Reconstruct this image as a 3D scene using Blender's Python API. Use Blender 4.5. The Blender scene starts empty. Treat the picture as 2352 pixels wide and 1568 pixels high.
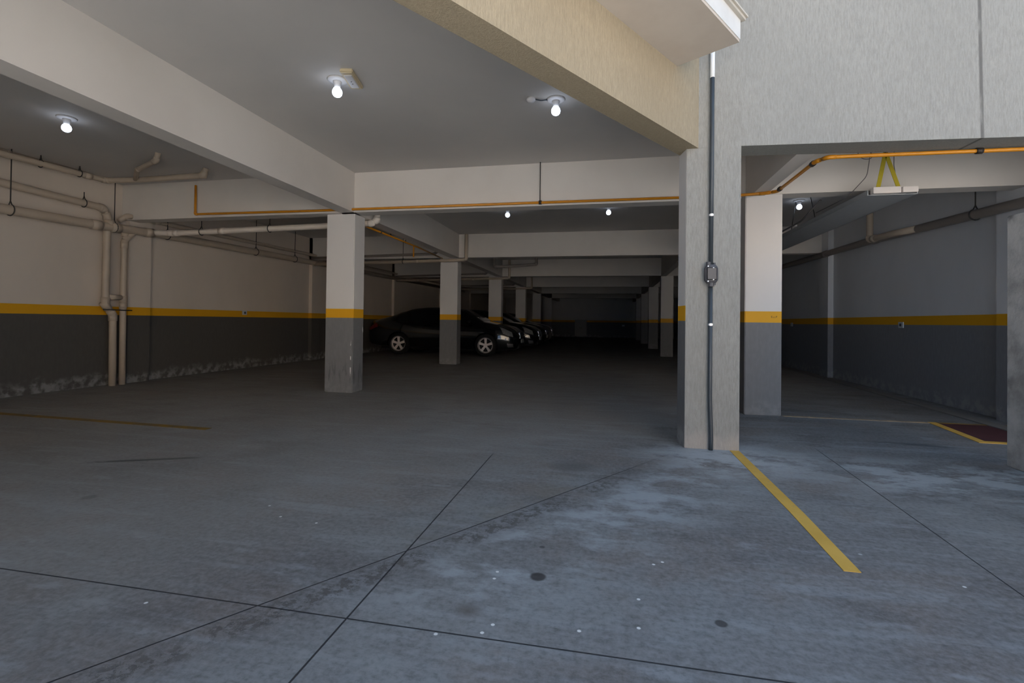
import bpy, bmesh, math, random
from mathutils import Vector, Matrix
random.seed(4)
S = bpy.context.scene
COL = S.collection

# ------------------------------------------------------------------ camera
F_PX, YAW, PITCH, ROLL, SHIFT_PX = 1115.5, 0.1978, 0.0105, 0.0124, -57.36
cd = bpy.data.cameras.new('camera'); cam = bpy.data.objects.new('camera', cd); COL.objects.link(cam)
fw = Vector((-math.sin(YAW)*math.cos(PITCH), math.cos(YAW)*math.cos(PITCH), math.sin(PITCH)))
r0 = Vector((math.cos(YAW), math.sin(YAW), 0)); u0 = r0.cross(fw)
cr, sr = math.cos(ROLL), math.sin(ROLL)
rt = cr*r0 + sr*u0; up = -sr*r0 + cr*u0
cam.matrix_world = Matrix(((rt.x, up.x, -fw.x, 0), (rt.y, up.y, -fw.y, 0), (rt.z, up.z, -fw.z, 1.05), (0, 0, 0, 1)))
cd.sensor_width = 36; cd.lens = F_PX/2352*36; cd.shift_y = SHIFT_PX/2352
cd.clip_start = .05; cd.clip_end = 200
S.camera = cam

# ------------------------------------------------------------------ world, exposure
S.view_settings.view_transform = 'Standard'; S.view_settings.look = 'None'
S.view_settings.gamma = 1; S.view_settings.use_curve_mapping = False
S.view_settings.exposure = EXPOSURE = -0.18
S.cycles.use_denoising = True
S.cycles.max_bounces = 16; S.cycles.diffuse_bounces = 14
S.cycles.sample_clamp_indirect = 6
W = bpy.data.worlds.new('overcast_sky'); S.world = W; W.use_nodes = True
wn = W.node_tree; wn.nodes.clear()
o = wn.nodes.new('ShaderNodeOutputWorld'); bg = wn.nodes.new('ShaderNodeBackground')
tc = wn.nodes.new('ShaderNodeTexCoord'); sp = wn.nodes.new('ShaderNodeSeparateXYZ'); rp = wn.nodes.new('ShaderNodeValToRGB')
wn.links.new(tc.outputs['Generated'], sp.inputs[0]); wn.links.new(sp.outputs['Z'], rp.inputs[0])
wn.links.new(rp.outputs[0], bg.inputs[0]); wn.links.new(bg.outputs[0], o.inputs[0])
bg.inputs[1].default_value = WORLD = 1.32
cr_ = rp.color_ramp
cr_.elements[0].position = 0.0; cr_.elements[0].color = (.68, .96, 1.38, 1)      # hazy horizon
cr_.elements[1].position = 1.0; cr_.elements[1].color = (.44, .70, 1.12, 1)      # open sky
e = cr_.elements.new(.30); e.color = (.62, .88, 1.26, 1)
e = cr_.elements.new(.6); e.color = (.46, .72, 1.12, 1)

# sun, high behind the building: it grazes the balcony edge and lights the added paving and wall behind the camera
SUN_DIR = Vector((.66*.643, .75*.643, .766))          # towards the sun
sl = bpy.data.lights.new('sun', 'SUN'); sl.energy = SUN = 31.0; sl.angle = math.radians(.53); sl.color = (1.0, .93, .83)
so = bpy.data.objects.new('sun', sl); COL.objects.link(so); so.rotation_euler = SUN_DIR.to_track_quat('Z', 'Y').to_euler(); so.location = (20, 20, 25)

# ------------------------------------------------------------------ materials
class N:
    """small helper around one material's node tree"""
    def __init__(s, name, rough=.7, spec=.3, metal=0):
        s.m = bpy.data.materials.new(name); s.m.use_nodes = True
        s.t = s.m.node_tree; s.b = s.t.nodes['Principled BSDF']
        s.b.inputs['Roughness'].default_value = rough; s.b.inputs['Specular IOR Level'].default_value = spec
        s.b.inputs['Metallic'].default_value = metal
        g = s.t.nodes.new('ShaderNodeNewGeometry'); q = s.t.nodes.new('ShaderNodeSeparateXYZ')
        s.t.links.new(g.outputs['Position'], q.inputs[0]); s.P = g.outputs['Position']
        s.x, s.y, s.z = q.outputs[0], q.outputs[1], q.outputs[2]
    def put(s, sock, v):
        if isinstance(v, (int, float)): sock.default_value = v
        elif isinstance(v, tuple): sock.default_value = v if len(v) == len(sock.default_value) else v+(1,)
        else: s.t.links.new(v, sock)
    def math(s, op, a, b=0., c=0., clamp=False):
        n = s.t.nodes.new('ShaderNodeMath'); n.operation = op; n.use_clamp = clamp
        s.put(n.inputs[0], a); s.put(n.inputs[1], b)
        if op in ('MULTIPLY_ADD', 'SMOOTH_MIN', 'COMPARE'): s.put(n.inputs[2], c)
        return n.outputs[0]
    def ramp(s, v, a, b):           # 0 at a -> 1 at b, clamped
        n = s.t.nodes.new('ShaderNodeMapRange'); n.interpolation_type = 'SMOOTHSTEP'
        lo, hi, f, t = (a, b, 0., 1.) if a < b else (b, a, 1., 0.)
        s.put(n.inputs[0], v); n.inputs[1].default_value = lo; n.inputs[2].default_value = hi
        n.inputs[3].default_value = f; n.inputs[4].default_value = t
        return n.outputs[0]
    def mul(s, *v):
        r = v[0]
        for q in v[1:]: r = s.math('MULTIPLY', r, q)
        return r
    def mix(s, f, a, b, mode='MIX'):
        n = s.t.nodes.new('ShaderNodeMix'); n.data_type = 'RGBA'; n.blend_type = mode
        s.put(n.inputs[0], f); s.put(n.inputs[6], a); s.put(n.inputs[7], b); return n.outputs[2]
    def noise(s, scale, detail=4, vec=(1, 1, 1), rough=.55, off=(0, 0, 0), rotz=0., out=0):
        mp = s.t.nodes.new('ShaderNodeMapping'); s.t.links.new(s.P, mp.inputs[0])
        mp.inputs['Scale'].default_value = vec; mp.inputs['Location'].default_value = off; mp.inputs['Rotation'].default_value = (0, 0, rotz)
        n = s.t.nodes.new('ShaderNodeTexNoise'); n.inputs['Scale'].default_value = scale; n.inputs['Detail'].default_value = detail
        n.inputs['Roughness'].default_value = rough; s.t.links.new(mp.outputs[0], n.inputs[0]); return n.outputs[out]
    def vor(s, scale, vec=(1, 1, 1)):
        mp = s.t.nodes.new('ShaderNodeMapping'); s.t.links.new(s.P, mp.inputs[0]); mp.inputs['Scale'].default_value = vec
        n = s.t.nodes.new('ShaderNodeTexVoronoi'); n.inputs['Scale'].default_value = scale; s.t.links.new(mp.outputs[0], n.inputs[0]); return n
    def bump(s, h, strength=.3, dist=.01):
        n = s.t.nodes.new('ShaderNodeBump'); n.inputs['Strength'].default_value = strength; n.inputs['Distance'].default_value = dist
        s.t.links.new(h, n.inputs['Height']); s.t.links.new(n.outputs[0], s.b.inputs['Normal'])
    def col(s, c): s.put(s.b.inputs['Base Color'], c); return s.m
    def spot(s, cx, cy, r, soft=.3, sx=1., wob=None):       # round mark on the floor
        dx = s.mul(s.math('SUBTRACT', s.x, cx), sx); dy = s.math('SUBTRACT', s.y, cy)
        d = s.math('SQRT', s.math('ADD', s.mul(dx, dx), s.mul(dy, dy)))
        if wob is not None: d = s.math('ADD', d, s.mul(s.math('SUBTRACT', wob, .5), r*1.2))
        return s.ramp(d, r, r*(1-soft))
    def line(s, p, d, w, t0=-99, t1=99, soft=.4):            # straight groove through p along d
        L = math.hypot(*d); dx, dy = d[0]/L, d[1]/L
        ax = s.math('SUBTRACT', s.x, p[0]); ay = s.math('SUBTRACT', s.y, p[1])
        n_ = s.math('SUBTRACT', s.mul(ax, dy), s.mul(ay, dx)); t = s.math('ADD', s.mul(ax, dx), s.mul(ay, dy))
        m = s.ramp(s.math('ABSOLUTE', n_), w, w*(1-soft))
        if t0 > -90: m = s.mul(m, s.ramp(t, t0-.1, t0+.1))
        if t1 < 90: m = s.mul(m, s.ramp(t, t1+.1, t1-.1))
        return m, n_, t

def plain(name, c, rough=.6, spec=.3, metal=0, var=.08, scale=14):
    n = N(name, rough, spec, metal); f = n.noise(scale, 3)
    return n.col(n.mix(f, tuple(v*(1-var) for v in c), tuple(min(1, v*(1+var)) for v in c)))

# painted interior walls: white, ochre band, dark grey dado
WHITE, BAND, DADO = (.74, .71, .685), (.80, .40, .015), (.185, .185, .19)
def make_paint(name, worn=1., DADO=DADO, WHITE=WHITE):
    n = N(name, .55, .3)
    big = n.noise(1.3, 4, vec=(1, 1, .5)); fine = n.noise(30, 3, vec=(1, 1, .35))
    white = n.mix(n.mul(n.ramp(big, .35, .7), .6), WHITE, tuple(v*.90 for v in WHITE))
    dark = n.mix(n.ramp(fine, .3, .8), DADO, tuple(v*1.12 for v in DADO))
    # salt bloom and scuffs close to the floor
    salt = n.mul(n.ramp(n.math('ADD', n.z, n.mul(n.noise(3.5, 5), -.28)), .06, -.06), n.ramp(n.noise(9, 4), .38, .62), .55*worn)
    dark = n.mix(salt, dark, (.42, .42, .41))
    scuff = n.mul(n.ramp(n.noise(5, 3, vec=(1, 1, .25), off=(7, 3, 1)), .66, .74), .3*worn)
    dark = n.mix(scuff, dark, (.10, .10, .10))
    a = n.mix(n.ramp(n.z, 1.0740, 1.0765), dark, BAND)
    a = n.mix(n.ramp(n.z, 1.2040, 1.2065), a, white)
    if worn < 1:      # chipped edge of the nearest left column, scribble on the band of the nearest right one
        near = n.mul(n.ramp(n.y, 6.9, 6.7), n.ramp(n.y, 6.2, 6.3))
        chip = n.mul(near, n.ramp(n.math('ABSOLUTE', n.math('ADD', n.x, 3.632)), .011, .005), n.ramp(n.z, .22, .30), n.ramp(n.z, .78, .62), n.ramp(n.noise(11, 4, off=(0, 0, 2)), .47, .52))
        chip2 = n.mul(n.ramp(n.y, 6.64, 6.66), near, n.ramp(n.math('ABSOLUTE', n.math('ADD', n.x, 3.60)), .018, .009), n.ramp(n.math('ABSOLUTE', n.math('SUBTRACT', n.z, .90)), .05, .02), n.ramp(n.noise(30, 3), .42, .5))
        a = n.mix(n.mul(n.math('MAXIMUM', chip, chip2), .9), a, (.72, .71, .69))
        smear = n.mul(near, n.ramp(n.x, -3.5, -3.55), n.ramp(n.z, .10, .16), n.ramp(n.z, .55, .25), n.ramp(n.noise(14, 4, vec=(1.6, 1, .3)), .52, .62), .5)
        a = n.mix(smear, a, (.08, .08, .085))
        mark = n.mul(n.ramp(n.math('ABSOLUTE', n.math('SUBTRACT', n.x, 1.868)), .035, .028), n.ramp(n.math('ABSOLUTE', n.math('SUBTRACT', n.z, 1.142)), .014, .009), n.ramp(n.y, 6.3, 6.2), n.ramp(n.noise(60, 3, vec=(1, 1, .6)), .48, .53))
        a = n.mix(n.mul(mark, .7), a, (.10, .06, .03))
    n.bump(fine, .08, .004)
    return n.col(a)
M = {}
M['paint'] = make_paint('painted_render'); M['paintcol'] = make_paint('painted_column_render', .35); M['paintleft_dim'] = make_paint('painted_render_dim_warm', 1., (.100, .092, .083), (.74, .645, .55)); M['paintright_skylit'] = make_paint('painted_render_skylit', 1., (.235, .242, .262), (.775, .78, .80))  # side wall copies carry warm dim light (left), cool skylight (right) in colour
n = N('ceiling_paint', .7, .2); M['ceiling'] = n.col(n.mix(n.ramp(n.noise(.8, 4), .3, .7), (.60, .575, .55), (.555, .535, .515)))
n = N('white_beam_paint', .65, .2); M['beam'] = n.col(n.mix(n.ramp(n.noise(1.1, 4), .35, .7), (.70, .655, .61), (.655, .61, .565)))
# combed facade render
def make_facade(name, k):
    n = N(name, .85, .15); q = lambda r, g, b_: (r*k[0], g*k[1], b_*k[2])
    st = n.noise(85, 4, vec=(1, 1, .16), rough=.75); gr = n.noise(120, 3, vec=(1, 1, .5)); bg_ = n.noise(1.2, 4, vec=(1, 1, .6))
    c = n.mix(n.ramp(st, .25, .75), q(.34, .34, .34), q(.46, .46, .46))
    c = n.mix(n.mul(n.ramp(bg_, .4, .75), .35), c, q(.35, .35, .35))
    c = n.mix(n.mul(n.ramp(gr, .55, .8), .3), c, q(.52, .52, .52))
    wx = n.math('SUBTRACT', n.x, n.math('ADD', 2.865, n.mul(n.math('SUBTRACT', n.z, 2.5), -.022)))
    core = n.mul(n.ramp(n.math('ABSOLUTE', wx), .019, .006), n.ramp(n.y, 4.3, 4.4), n.ramp(n.z, 2.50, 2.54), n.ramp(n.noise(4, 4, vec=(3, 3, 1)), .15, .5))
    c = n.mix(n.mul(core, .8), c, (.10, .095, .09))
    d2 = n.mul(n.ramp(n.noise(14, 4, vec=(1, 1, .05)), .58, .75), n.ramp(n.x, 2.9, 3.3), n.ramp(n.z, 2.6, 3.4), .4)
    c = n.mix(d2, c, (.22, .22, .21))
    c = n.mix(n.mul(n.ramp(n.math('ADD', n.z, n.mul(n.noise(6, 4), -.2)), .08, -.04), .35), c, (.50, .43, .38))   # scuffed foot of the pillar
    n.bump(n.math('ADD', st, n.mul(gr, .5)), .55, .006); return n.col(c)
M['facade'] = make_facade('combed_facade_render', (.70, .685, .635)); M['facadewarm'] = make_facade('combed_beige_render', (.87, .72, .50))
n = N('smooth_beige_render', .8, .15)
M['soffit'] = n.col(n.mix(n.ramp(n.noise(2.5, 5), .3, .7), (.50, .44, .38), (.56, .50, .435)))
n = N('white_fascia_paint', .7, .2); M['fascia'] = n.col(n.mix(n.ramp(n.noise(5, 4), .3, .7), (.66, .65, .63), (.60, .59, .57)))
M['bouncepaving'] = plain('pale_bounce_paving', (.56, .57, .58), .8, .2); M['bouncewall'] = plain('beige_bounce_wall', (.78, .66, .53), .85, .15)
M['coping'] = plain('stone_coping', (.50, .46, .40), .6)
n = N('raw_concrete_wall', .85, .15)
a = n.noise(3.2, 6, rough=.65); b = n.noise(40, 4)
c = n.mix(n.ramp(a, .35, .68), (.28, .265, .25), (.50, .48, .45)); c = n.mix(n.mul(n.ramp(n.noise(2.1, 5, off=(3, 1, 8)), .55, .68), .8), c, (.075, .072, .07))
n.bump(b, .5, .008); M['rawconcrete'] = n.col(c)

# concrete floor
n = N('parking_concrete', .62, .30)
cloud = n.noise(.55, 6, rough=.6, off=(3, 5, 0)); cloud2 = n.noise(1.7, 6, vec=(1, 1.6, 1), rough=.62, rotz=.5); sweep = n.noise(2.6, 6, vec=(.35, 2.6, 1), rough=.65, rotz=.25, off=(2, 0, 0)); grain = n.noise(38, 5, rough=.7)
c = n.mix(n.ramp(cloud, .36, .64), (.148, .144, .141), (.208, .215, .216))
c = n.mix(n.mul(n.ramp(n.noise(1.1, 6, rough=.68, off=(12, 3, 0)), .46, .62), .7), c, (.172, .148, .132))
c = n.mix(n.mul(n.ramp(cloud2, .50, .64), .75), c, (.118, .112, .108))
c = n.mix(n.mul(n.ramp(sweep, .50, .68), .60), c, (.255, .272, .282))
c = n.mix(n.mul(n.ramp(n.noise(6, 6, vec=(.6, 1.5, 1), off=(9, 4, 0)), .58, .72), .45), c, (.31, .335, .35))
c = n.mix(n.mul(n.ramp(n.noise(9, 6, vec=(.5, 1.8, 1), rough=.75, off=(1, 14, 0), rotz=-.2), .56, .70), .5), c, (.105, .098, .094))
streak = n.noise(16, 6, vec=(.8, 3.2, 1), rough=.75, rotz=.6)
c = n.mix(n.mul(n.ramp(grain, .40, .72), .42), c, (.30, .305, .31))
c = n.mix(n.mul(n.ramp(grain, .50, .28), .50), c, (.080, .078, .078))
c = n.mix(n.mul(n.ramp(streak, .52, .70), .40), c, (.27, .275, .275)); c = n.mix(n.mul(n.ramp(streak, .47, .30), .40), c, (.085, .082, .080))
# patchy darker brown towards the left bays inside
c = n.mix(n.mul(n.ramp(n.noise(.9, 4, off=(1, 8, 0)), .35, .65), n.ramp(n.y, 4.5, 7.5), .5, n.ramp(n.x, .5, -3.)), c, (.125, .108, .092))
# pale lime bloom by the pillar foot and along the drip line of the diagonal wall
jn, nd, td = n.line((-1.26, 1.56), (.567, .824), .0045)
c = n.mix(n.mul(n.ramp(nd, .1, -1.2), .28), c, (.40, .38, .36))        # slab under the roof lightened to make up for weak inside light
bloom = n.noise(2.8, 6, vec=(.8, 1.3, 1), rough=.7, off=(5, 2, 0))
c = n.mix(n.mul(n.spot(.95, 4.10, .75, .85, .75, bloom), n.ramp(bloom, .38, .56), .80), c, (.46, .49, .50))
strip = n.mul(n.ramp(nd, .02, .28), n.ramp(nd, .95, .45), n.ramp(td, -.1, .9), n.ramp(td, 4.0, 2.6))
c = n.mix(n.mul(strip, n.ramp(bloom, .44, .60), .75), c, (.36, .39, .41))
c = n.mix(n.mul(n.ramp(n.y, 4.55, 4.0), n.ramp(n.x, 1.2, 1.9), n.ramp(n.y, 3.2, 3.8), n.ramp(bloom, .44, .56), .70), c, (.42, .45, .46))
rgh = n.mul(n.ramp(n.math('ABSOLUTE', n.math('SUBTRACT', nd, .085)), .10, .03), n.ramp(td, -1.6, -1.2), n.ramp(td, 2.6, 1.9), n.ramp(n.noise(22, 5, rough=.75), .47, .56), n.ramp(n.noise(1.9, 3, off=(4, 4, 0)), .36, .52))
c = n.mix(n.mul(rgh, .75), c, (.085, .078, .072))
c = n.mix(n.mul(n.ramp(nd, .02, -.01), n.ramp(nd, -.45, 0.), n.ramp(td, .3, 1.0), n.ramp(td, 2.6, 1.7), n.ramp(bloom, .42, .6), .4), c, (.20, .185, .15))
# marks
def floor_marks():
    global c
    for (cx, cy, r, s, k, colr) in MARKS:
        c = n.mix(n.mul(n.spot(cx, cy, r, s, 1., cloud2), k), c, colr)
MARKS = [(-.277, 2.0, .038, .35, .85, (.035, .030, .028)), (.395, 1.83, .024, .4, .8, (.035, .033, .033)),
         (-.148, 1.385, .048, .5, .75, (.060, .050, .036)), (-.297, 2.265, .018, .4, .7, (.04, .04, .04)),
         (-.49, 1.72, .07, .9, .6, (.095, .075, .058)), (-.245, 3.55, .22, .9, .45, (.08, .078, .075)),
         (-2.95, 2.30, .05, .6, .4, (.07, .07, .07))]
floor_marks()
sk, _, _ = n.line((-3.35, 2.98), (1, .45), .035, -.35, .35, .7); c = n.mix(n.mul(sk, n.ramp(cloud2, .35, .5), .7), c, (.05, .05, .05))
for (px, py, dx, dy, w, L) in ((2.62, 4.98, 1, -.02, .03, .22), (2.75, 4.93, 1, -.05, .03, .2), (2.15, 6.62, 1, .0, .03, .2), (2.45, 6.55, 1, 0., .03, .2)):
    sk, _, _ = n.line((px, py), (dx, dy), w, -L, L, .7); c = n.mix(n.mul(sk, .6), c, (.045, .045, .047))
# white specks of paint and gum
SPECKS = [(-1.86, 2.42), (-1.47, 2.27), (-.45, 1.945), (.24, 2.24), (.20, 2.21), (-.56, 1.56), (-.41, 1.6), (-.49, 1.31), (-.32, 1.27), (.11, 1.40), (.12, 1.92), (.11, 1.74), (-1.66, 1.50),
          (-.385, 1.65), (-.09, 1.68), (-.45, 2.0), (1.42, 2.30), (-1.7, 2.30)]
for (sx_, sy_) in SPECKS:
    c = n.mix(n.mul(n.spot(sx_, sy_, .0085, .4, 1.), .9), c, (.78, .78, .76))
v = n.vor(7.0); sep = n.t.nodes.new('ShaderNodeSeparateColor'); n.t.links.new(v.outputs['Color'], sep.inputs[0])
sp_ = n.mul(n.ramp(v.outputs['Distance'], .085, .04), n.ramp(sep.outputs[0], .93, .95), n.ramp(n.x, .2, .9)); c = n.mix(n.mul(sp_, .6), c, (.55, .57, .58))
# saw-cut joints
joints = [n.line((0, 1.573), (1, 0.0), .0042), n.line((-.895, 2), (0, 1), .0045, t1=1.75), (jn, nd, td), n.line((1.66, 3.3), (.057, 1), .0042, t1=1.25)]
jm = None
for k, (m_, _, _) in enumerate(joints):
    if k == 2: m_ = n.mul(m_, n.ramp(td, 3.25, 2.2))
    jm = m_ if jm is None else n.math('MAXIMUM', jm, m_)
c = n.mix(n.mul(jm, .92), c, (.02, .02, .022))
n.bump(n.math('SUBTRACT', n.mul(grain, .35), n.math('ADD', jm, n.mul(rgh, .5))), .45, .004)
n.put(n.b.inputs['Roughness'], n.math('ADD', .50, n.mul(cloud2, .25)))
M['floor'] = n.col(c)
n = N('worn_yellow_line_paint', .6, .3)
w_ = n.ramp(n.noise(26, 5, rough=.7), .60, .75); c = n.mix(n.ramp(n.noise(5, 3), .3, .7), (.62, .37, .07), (.70, .43, .09))
M['line'] = n.col(n.mix(n.mul(w_, .55), c, (.28, .25, .18)))
n = N('faded_yellow_line_paint', .7, .3)
M['fadedline'] = n.col(n.mix(n.ramp(n.noise(7, 5, rough=.7), .35, .65), (.30, .17, .02), (.17, .125, .06)))
n = N('pale_worn_line_paint', .7, .3)
M['paleline'] = n.col(n.mix(n.ramp(n.noise(7, 5, rough=.7), .35, .65), (.46, .35, .22), (.25, .21, .17)))
M['redpaint'] = plain('dark_red_floor_paint', (.085, .03, .035), .7, var=.35, scale=5)
M['mortar'] = plain('mortar_strip', (.21, .20, .185), .8, var=.15, scale=6)
M['pvc'] = plain('cream_pvc', (.52, .43, .335), .45, .4, var=.14, scale=4)
M['pvcdark'] = plain('greyish_pvc', (.30, .26, .23), .5, .4, var=.12, scale=4)
M['pvcwhite'] = plain('white_pvc', (.74, .66, .58), .4, .4, var=.06)
M['gas'] = plain('orange_yellow_gas_pipe_paint', (.58, .23, .010), .35, .5, var=.12)
M['steel'] = plain('dark_steel_rod', (.06, .055, .05), .55, .4, .3)
M['brass'] = plain('dark_clamp_steel', (.045, .035, .028), .5, .4, .4)
M['conduit'] = plain('dark_grey_conduit', (.045, .055, .065), .4, .45)
M['conduitlight'] = plain('pale_conduit', (.80, .83, .86), .3, .5)
M['boxgrey'] = plain('dark_grey_cast_box', (.075, .072, .078), .45, .5)
M['screw'] = plain('bright_screw', (.75, .75, .76), .35, .6, .3)
M['plastic'] = plain('white_lamp_plastic', (.66, .65, .66), .45, .4)
M['cream'] = plain('yellowed_plastic', (.60, .50, .33), .5, .4)
M['tray'] = plain('galvanised_tray', (.40, .42, .44), .5, .5, .15)
M['traywhite'] = plain('white_metal_box', (.76, .70, .66), .5, .4)
M['strap'] = plain('yellow_webbing', (.40, .32, .02), .7, .3, var=.2)
M['wire'] = plain('grey_cable', (.16, .15, .15), .6, .3)
M['socket'] = plain('pale_socket_plate', (.62, .66, .70), .4, .4)
M['cabinet'] = plain('pale_grey_cabinet_paint', (.45, .43, .40), .5, .3)
n = N('lit_bulb_glass', .3); n.b.inputs['Emission Color'].default_value = (.72, .82, 1, 1); n.b.inputs['Emission Strength'].default_value = BULB = 8.0
M['bulb'] = n.col((.9, .9, .9))
# car
def paint(name, c, coat=1.):
    k = N(name, .14, .4); k.b.inputs['Coat Weight'].default_value = coat; k.b.inputs['Coat Roughness'].default_value = .05
    return k.col(k.mix(k.noise(3, 2), c, tuple(v*1.1 for v in c)))
M['carblack'] = paint('black_car_paint', (.003, .004, .004)); M['carblue'] = paint('dark_blue_car_paint', (.004, .006, .010)); M['carsilver'] = paint('grey_car_paint', (.16, .165, .17))
M['glass'] = plain('dark_car_glass', (.010, .012, .013), .06, .6)
M['tyre'] = plain('tyre_rubber', (.015, .015, .015), .8, .2)
M['rim'] = plain('alloy_rim', (.88, .82, .80), .35, .6, .0)
M['lamp'] = plain('clear_headlamp', (.30, .31, .32), .12, .8, .3, var=.8, scale=22)
M['taillamp'] = plain('red_tail_lamp', (.16, .012, .014), .2, .6)
M['chrome'] = plain('chrome_trim', (.65, .65, .66), .15, .7, .9)
M['blackplastic'] = plain('black_trim_plastic', (.012, .012, .012), .6, .3)
M['plate'] = plain('grey_number_plate', (.40, .40, .40), .5, .3)

# ------------------------------------------------------------------ mesh helpers
def link(name, bm, mat, parent=None, smooth=False, label=None):
    me = bpy.data.meshes.new(name); bmesh.ops.recalc_face_normals(bm, faces=bm.faces); bm.to_mesh(me); bm.free()
    me.materials.append(M[mat] if isinstance(mat, str) else mat)
    if smooth: me.shade_smooth()
    ob = bpy.data.objects.new(name, me); COL.objects.link(ob)
    if parent is not None: ob.parent = parent; ob.matrix_parent_inverse = parent.matrix_world.inverted() if parent.parent is None and parent.type != 'EMPTY' else Matrix()
    if label: ob['label'] = label
    return ob
def tag(ob, label, cat, group=None):
    ob['label'] = label; ob['category'] = cat
    if group: ob['group'] = group
    return ob
def struct(ob): ob['kind'] = 'structure'; return ob
def empty(name, loc, label, cat, group=None, rz=0):
    e_ = bpy.data.objects.new(name, None); COL.objects.link(e_); e_.location = loc; e_.rotation_euler = (0, 0, rz); e_.empty_display_size = .1
    return tag(e_, label, cat, group)
def box(bm, x0, x1, y0, y1, z0, z1, bev=0):
    vs = [bm.verts.new((x, y, z)) for x in (x0, x1) for y in (y0, y1) for z in (z0, z1)]
    fs = [bm.faces.new([vs[i] for i in q]) for q in ((0, 1, 3, 2), (4, 6, 7, 5), (0, 4, 5, 1), (2, 3, 7, 6), (0, 2, 6, 4), (1, 5, 7, 3))]
    if bev:
        ed = {e for f in fs for e in f.edges}
        bmesh.ops.bevel(bm, geom=list(ed), offset=bev, segments=2, affect='EDGES')
    return bm
def prism(bm, pts, z0, z1):
    a = [bm.verts.new((x, y, z0)) for x, y in pts]; b = [bm.verts.new((x, y, z1)) for x, y in pts]
    bm.faces.new(a[::-1]); bm.faces.new(b)
    for i in range(len(pts)):
        j = (i+1) % len(pts); bm.faces.new((a[i], a[j], b[j], b[i]))
    return bm
def tube(bm, pts, r, seg=14, bend=0., caps=True):
    P = [Vector(p) for p in pts]
    if bend:
        Q = [P[0]]
        for i in range(1, len(P)-1):
            a, b, c_ = P[i-1], P[i], P[i+1]; d1 = (a-b); d2 = (c_-b); k = min(bend, d1.length*.49, d2.length*.49)
            s_, t_ = b+d1.normalized()*k, b+d2.normalized()*k
            for j in range(6):
                u = j/5; Q.append((1-u)**2*s_ + 2*u*(1-u)*b + u*u*t_)
        Q.append(P[-1]); P = Q
    ref = None; rings = []
    for i, p in enumerate(P):
        d = (P[min(i+1, len(P)-1)]-P[max(i-1, 0)]).normalized()
        if ref is None: ref = d.cross(Vector((0, 0, 1)) if abs(d.z) < .9 else Vector((1, 0, 0))).normalized()
        else: ref = (ref - d*ref.dot(d)).normalized()
        v2 = d.cross(ref); rad = r[i] if isinstance(r, (list, tuple)) else r
        rings.append([bm.verts.new(p + rad*(math.cos(2*math.pi*k/seg)*ref + math.sin(2*math.pi*k/seg)*v2)) for k in range(seg)])
    for a, b in zip(rings, rings[1:]):
        for k in range(seg): bm.faces.new((a[k], a[(k+1) % seg], b[(k+1) % seg], b[k]))
    if caps: bm.faces.new(rings[0][::-1]); bm.faces.new(rings[-1])
    return bm
def lathe(bm, prof, c=(0, 0, 0), seg=24, axis='z', closed=False):
    rings = []
    for r, h in prof:
        ring = []
        for k in range(seg):
            a = 2*math.pi*k/seg; u, v_ = r*math.cos(a), r*math.sin(a)
            p = {'z': (u, v_, h), 'y': (u, h, v_), 'x': (h, u, v_)}[axis]
            ring.append(bm.verts.new((p[0]+c[0], p[1]+c[1], p[2]+c[2])))
        rings.append(ring)
    for a, b in zip(rings, rings[1:]):
        for k in range(seg): bm.faces.new((a[k], a[(k+1) % seg], b[(k+1) % seg], b[k]))
    if closed:
        for k in range(seg): bm.faces.new((rings[-1][k], rings[-1][(k+1) % seg], rings[0][(k+1) % seg], rings[0][k]))
    else: bm.faces.new(rings[0][::-1]); bm.faces.new(rings[-1])
    return bm
def B(): return bmesh.new()

# ------------------------------------------------------------------ dimensions (metres)
XL, XR = -7.56, 4.43
ROW0, BAY = 6.34, 4.84
ZC = 3.13                      # ceiling
ZB = 2.57                      # underside of beams
YB = 35.4                      # back wall
DG = Vector((.5552, .8317, 0)); DN = Vector((-.8317, .5552, 0))   # run of the diagonal facade, and its inward normal
D0 = Vector((.726, 4.330, 0))
ZF = 2.54                      # underside of the facade walls
def dg(t, off=0.): p = D0 + DG*t + DN*off; return (p.x, p.y)

# ------------------------------------------------------------------ setting
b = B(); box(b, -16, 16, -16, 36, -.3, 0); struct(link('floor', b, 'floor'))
b = B(); prism(b, [(XL, YB), (XL, -4.2), dg(-10.0, .1), dg(0, .1), (1.06, 4.45), (5.3, 4.6), (5.3, YB)], ZC, ZC+.25); struct(link('ceiling', b, 'ceiling'))
b = B(); box(b, XL-.25, XL, -4.4, YB+.2, 0, ZC+.25); struct(link('wall_left', b, 'paintleft_dim'))
b = B(); box(b, XR, XR+.25, 4.75, YB+.2, 0, ZC+.25); struct(link('wall_right', b, 'paintright_skylit'))
b = B(); box(b, XL, XR, YB, YB+.25, 0, ZC+.25); struct(link('wall_back', b, 'paint'))
b = B(); prism(b, [(XL, -4.4), (dg(-10, .1)[0], -4.4), (dg(-10, .1)[0], -4.2), (XL, -4.2)], 0, ZC+.25); struct(link('wall_near', b, 'paint'))
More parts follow.
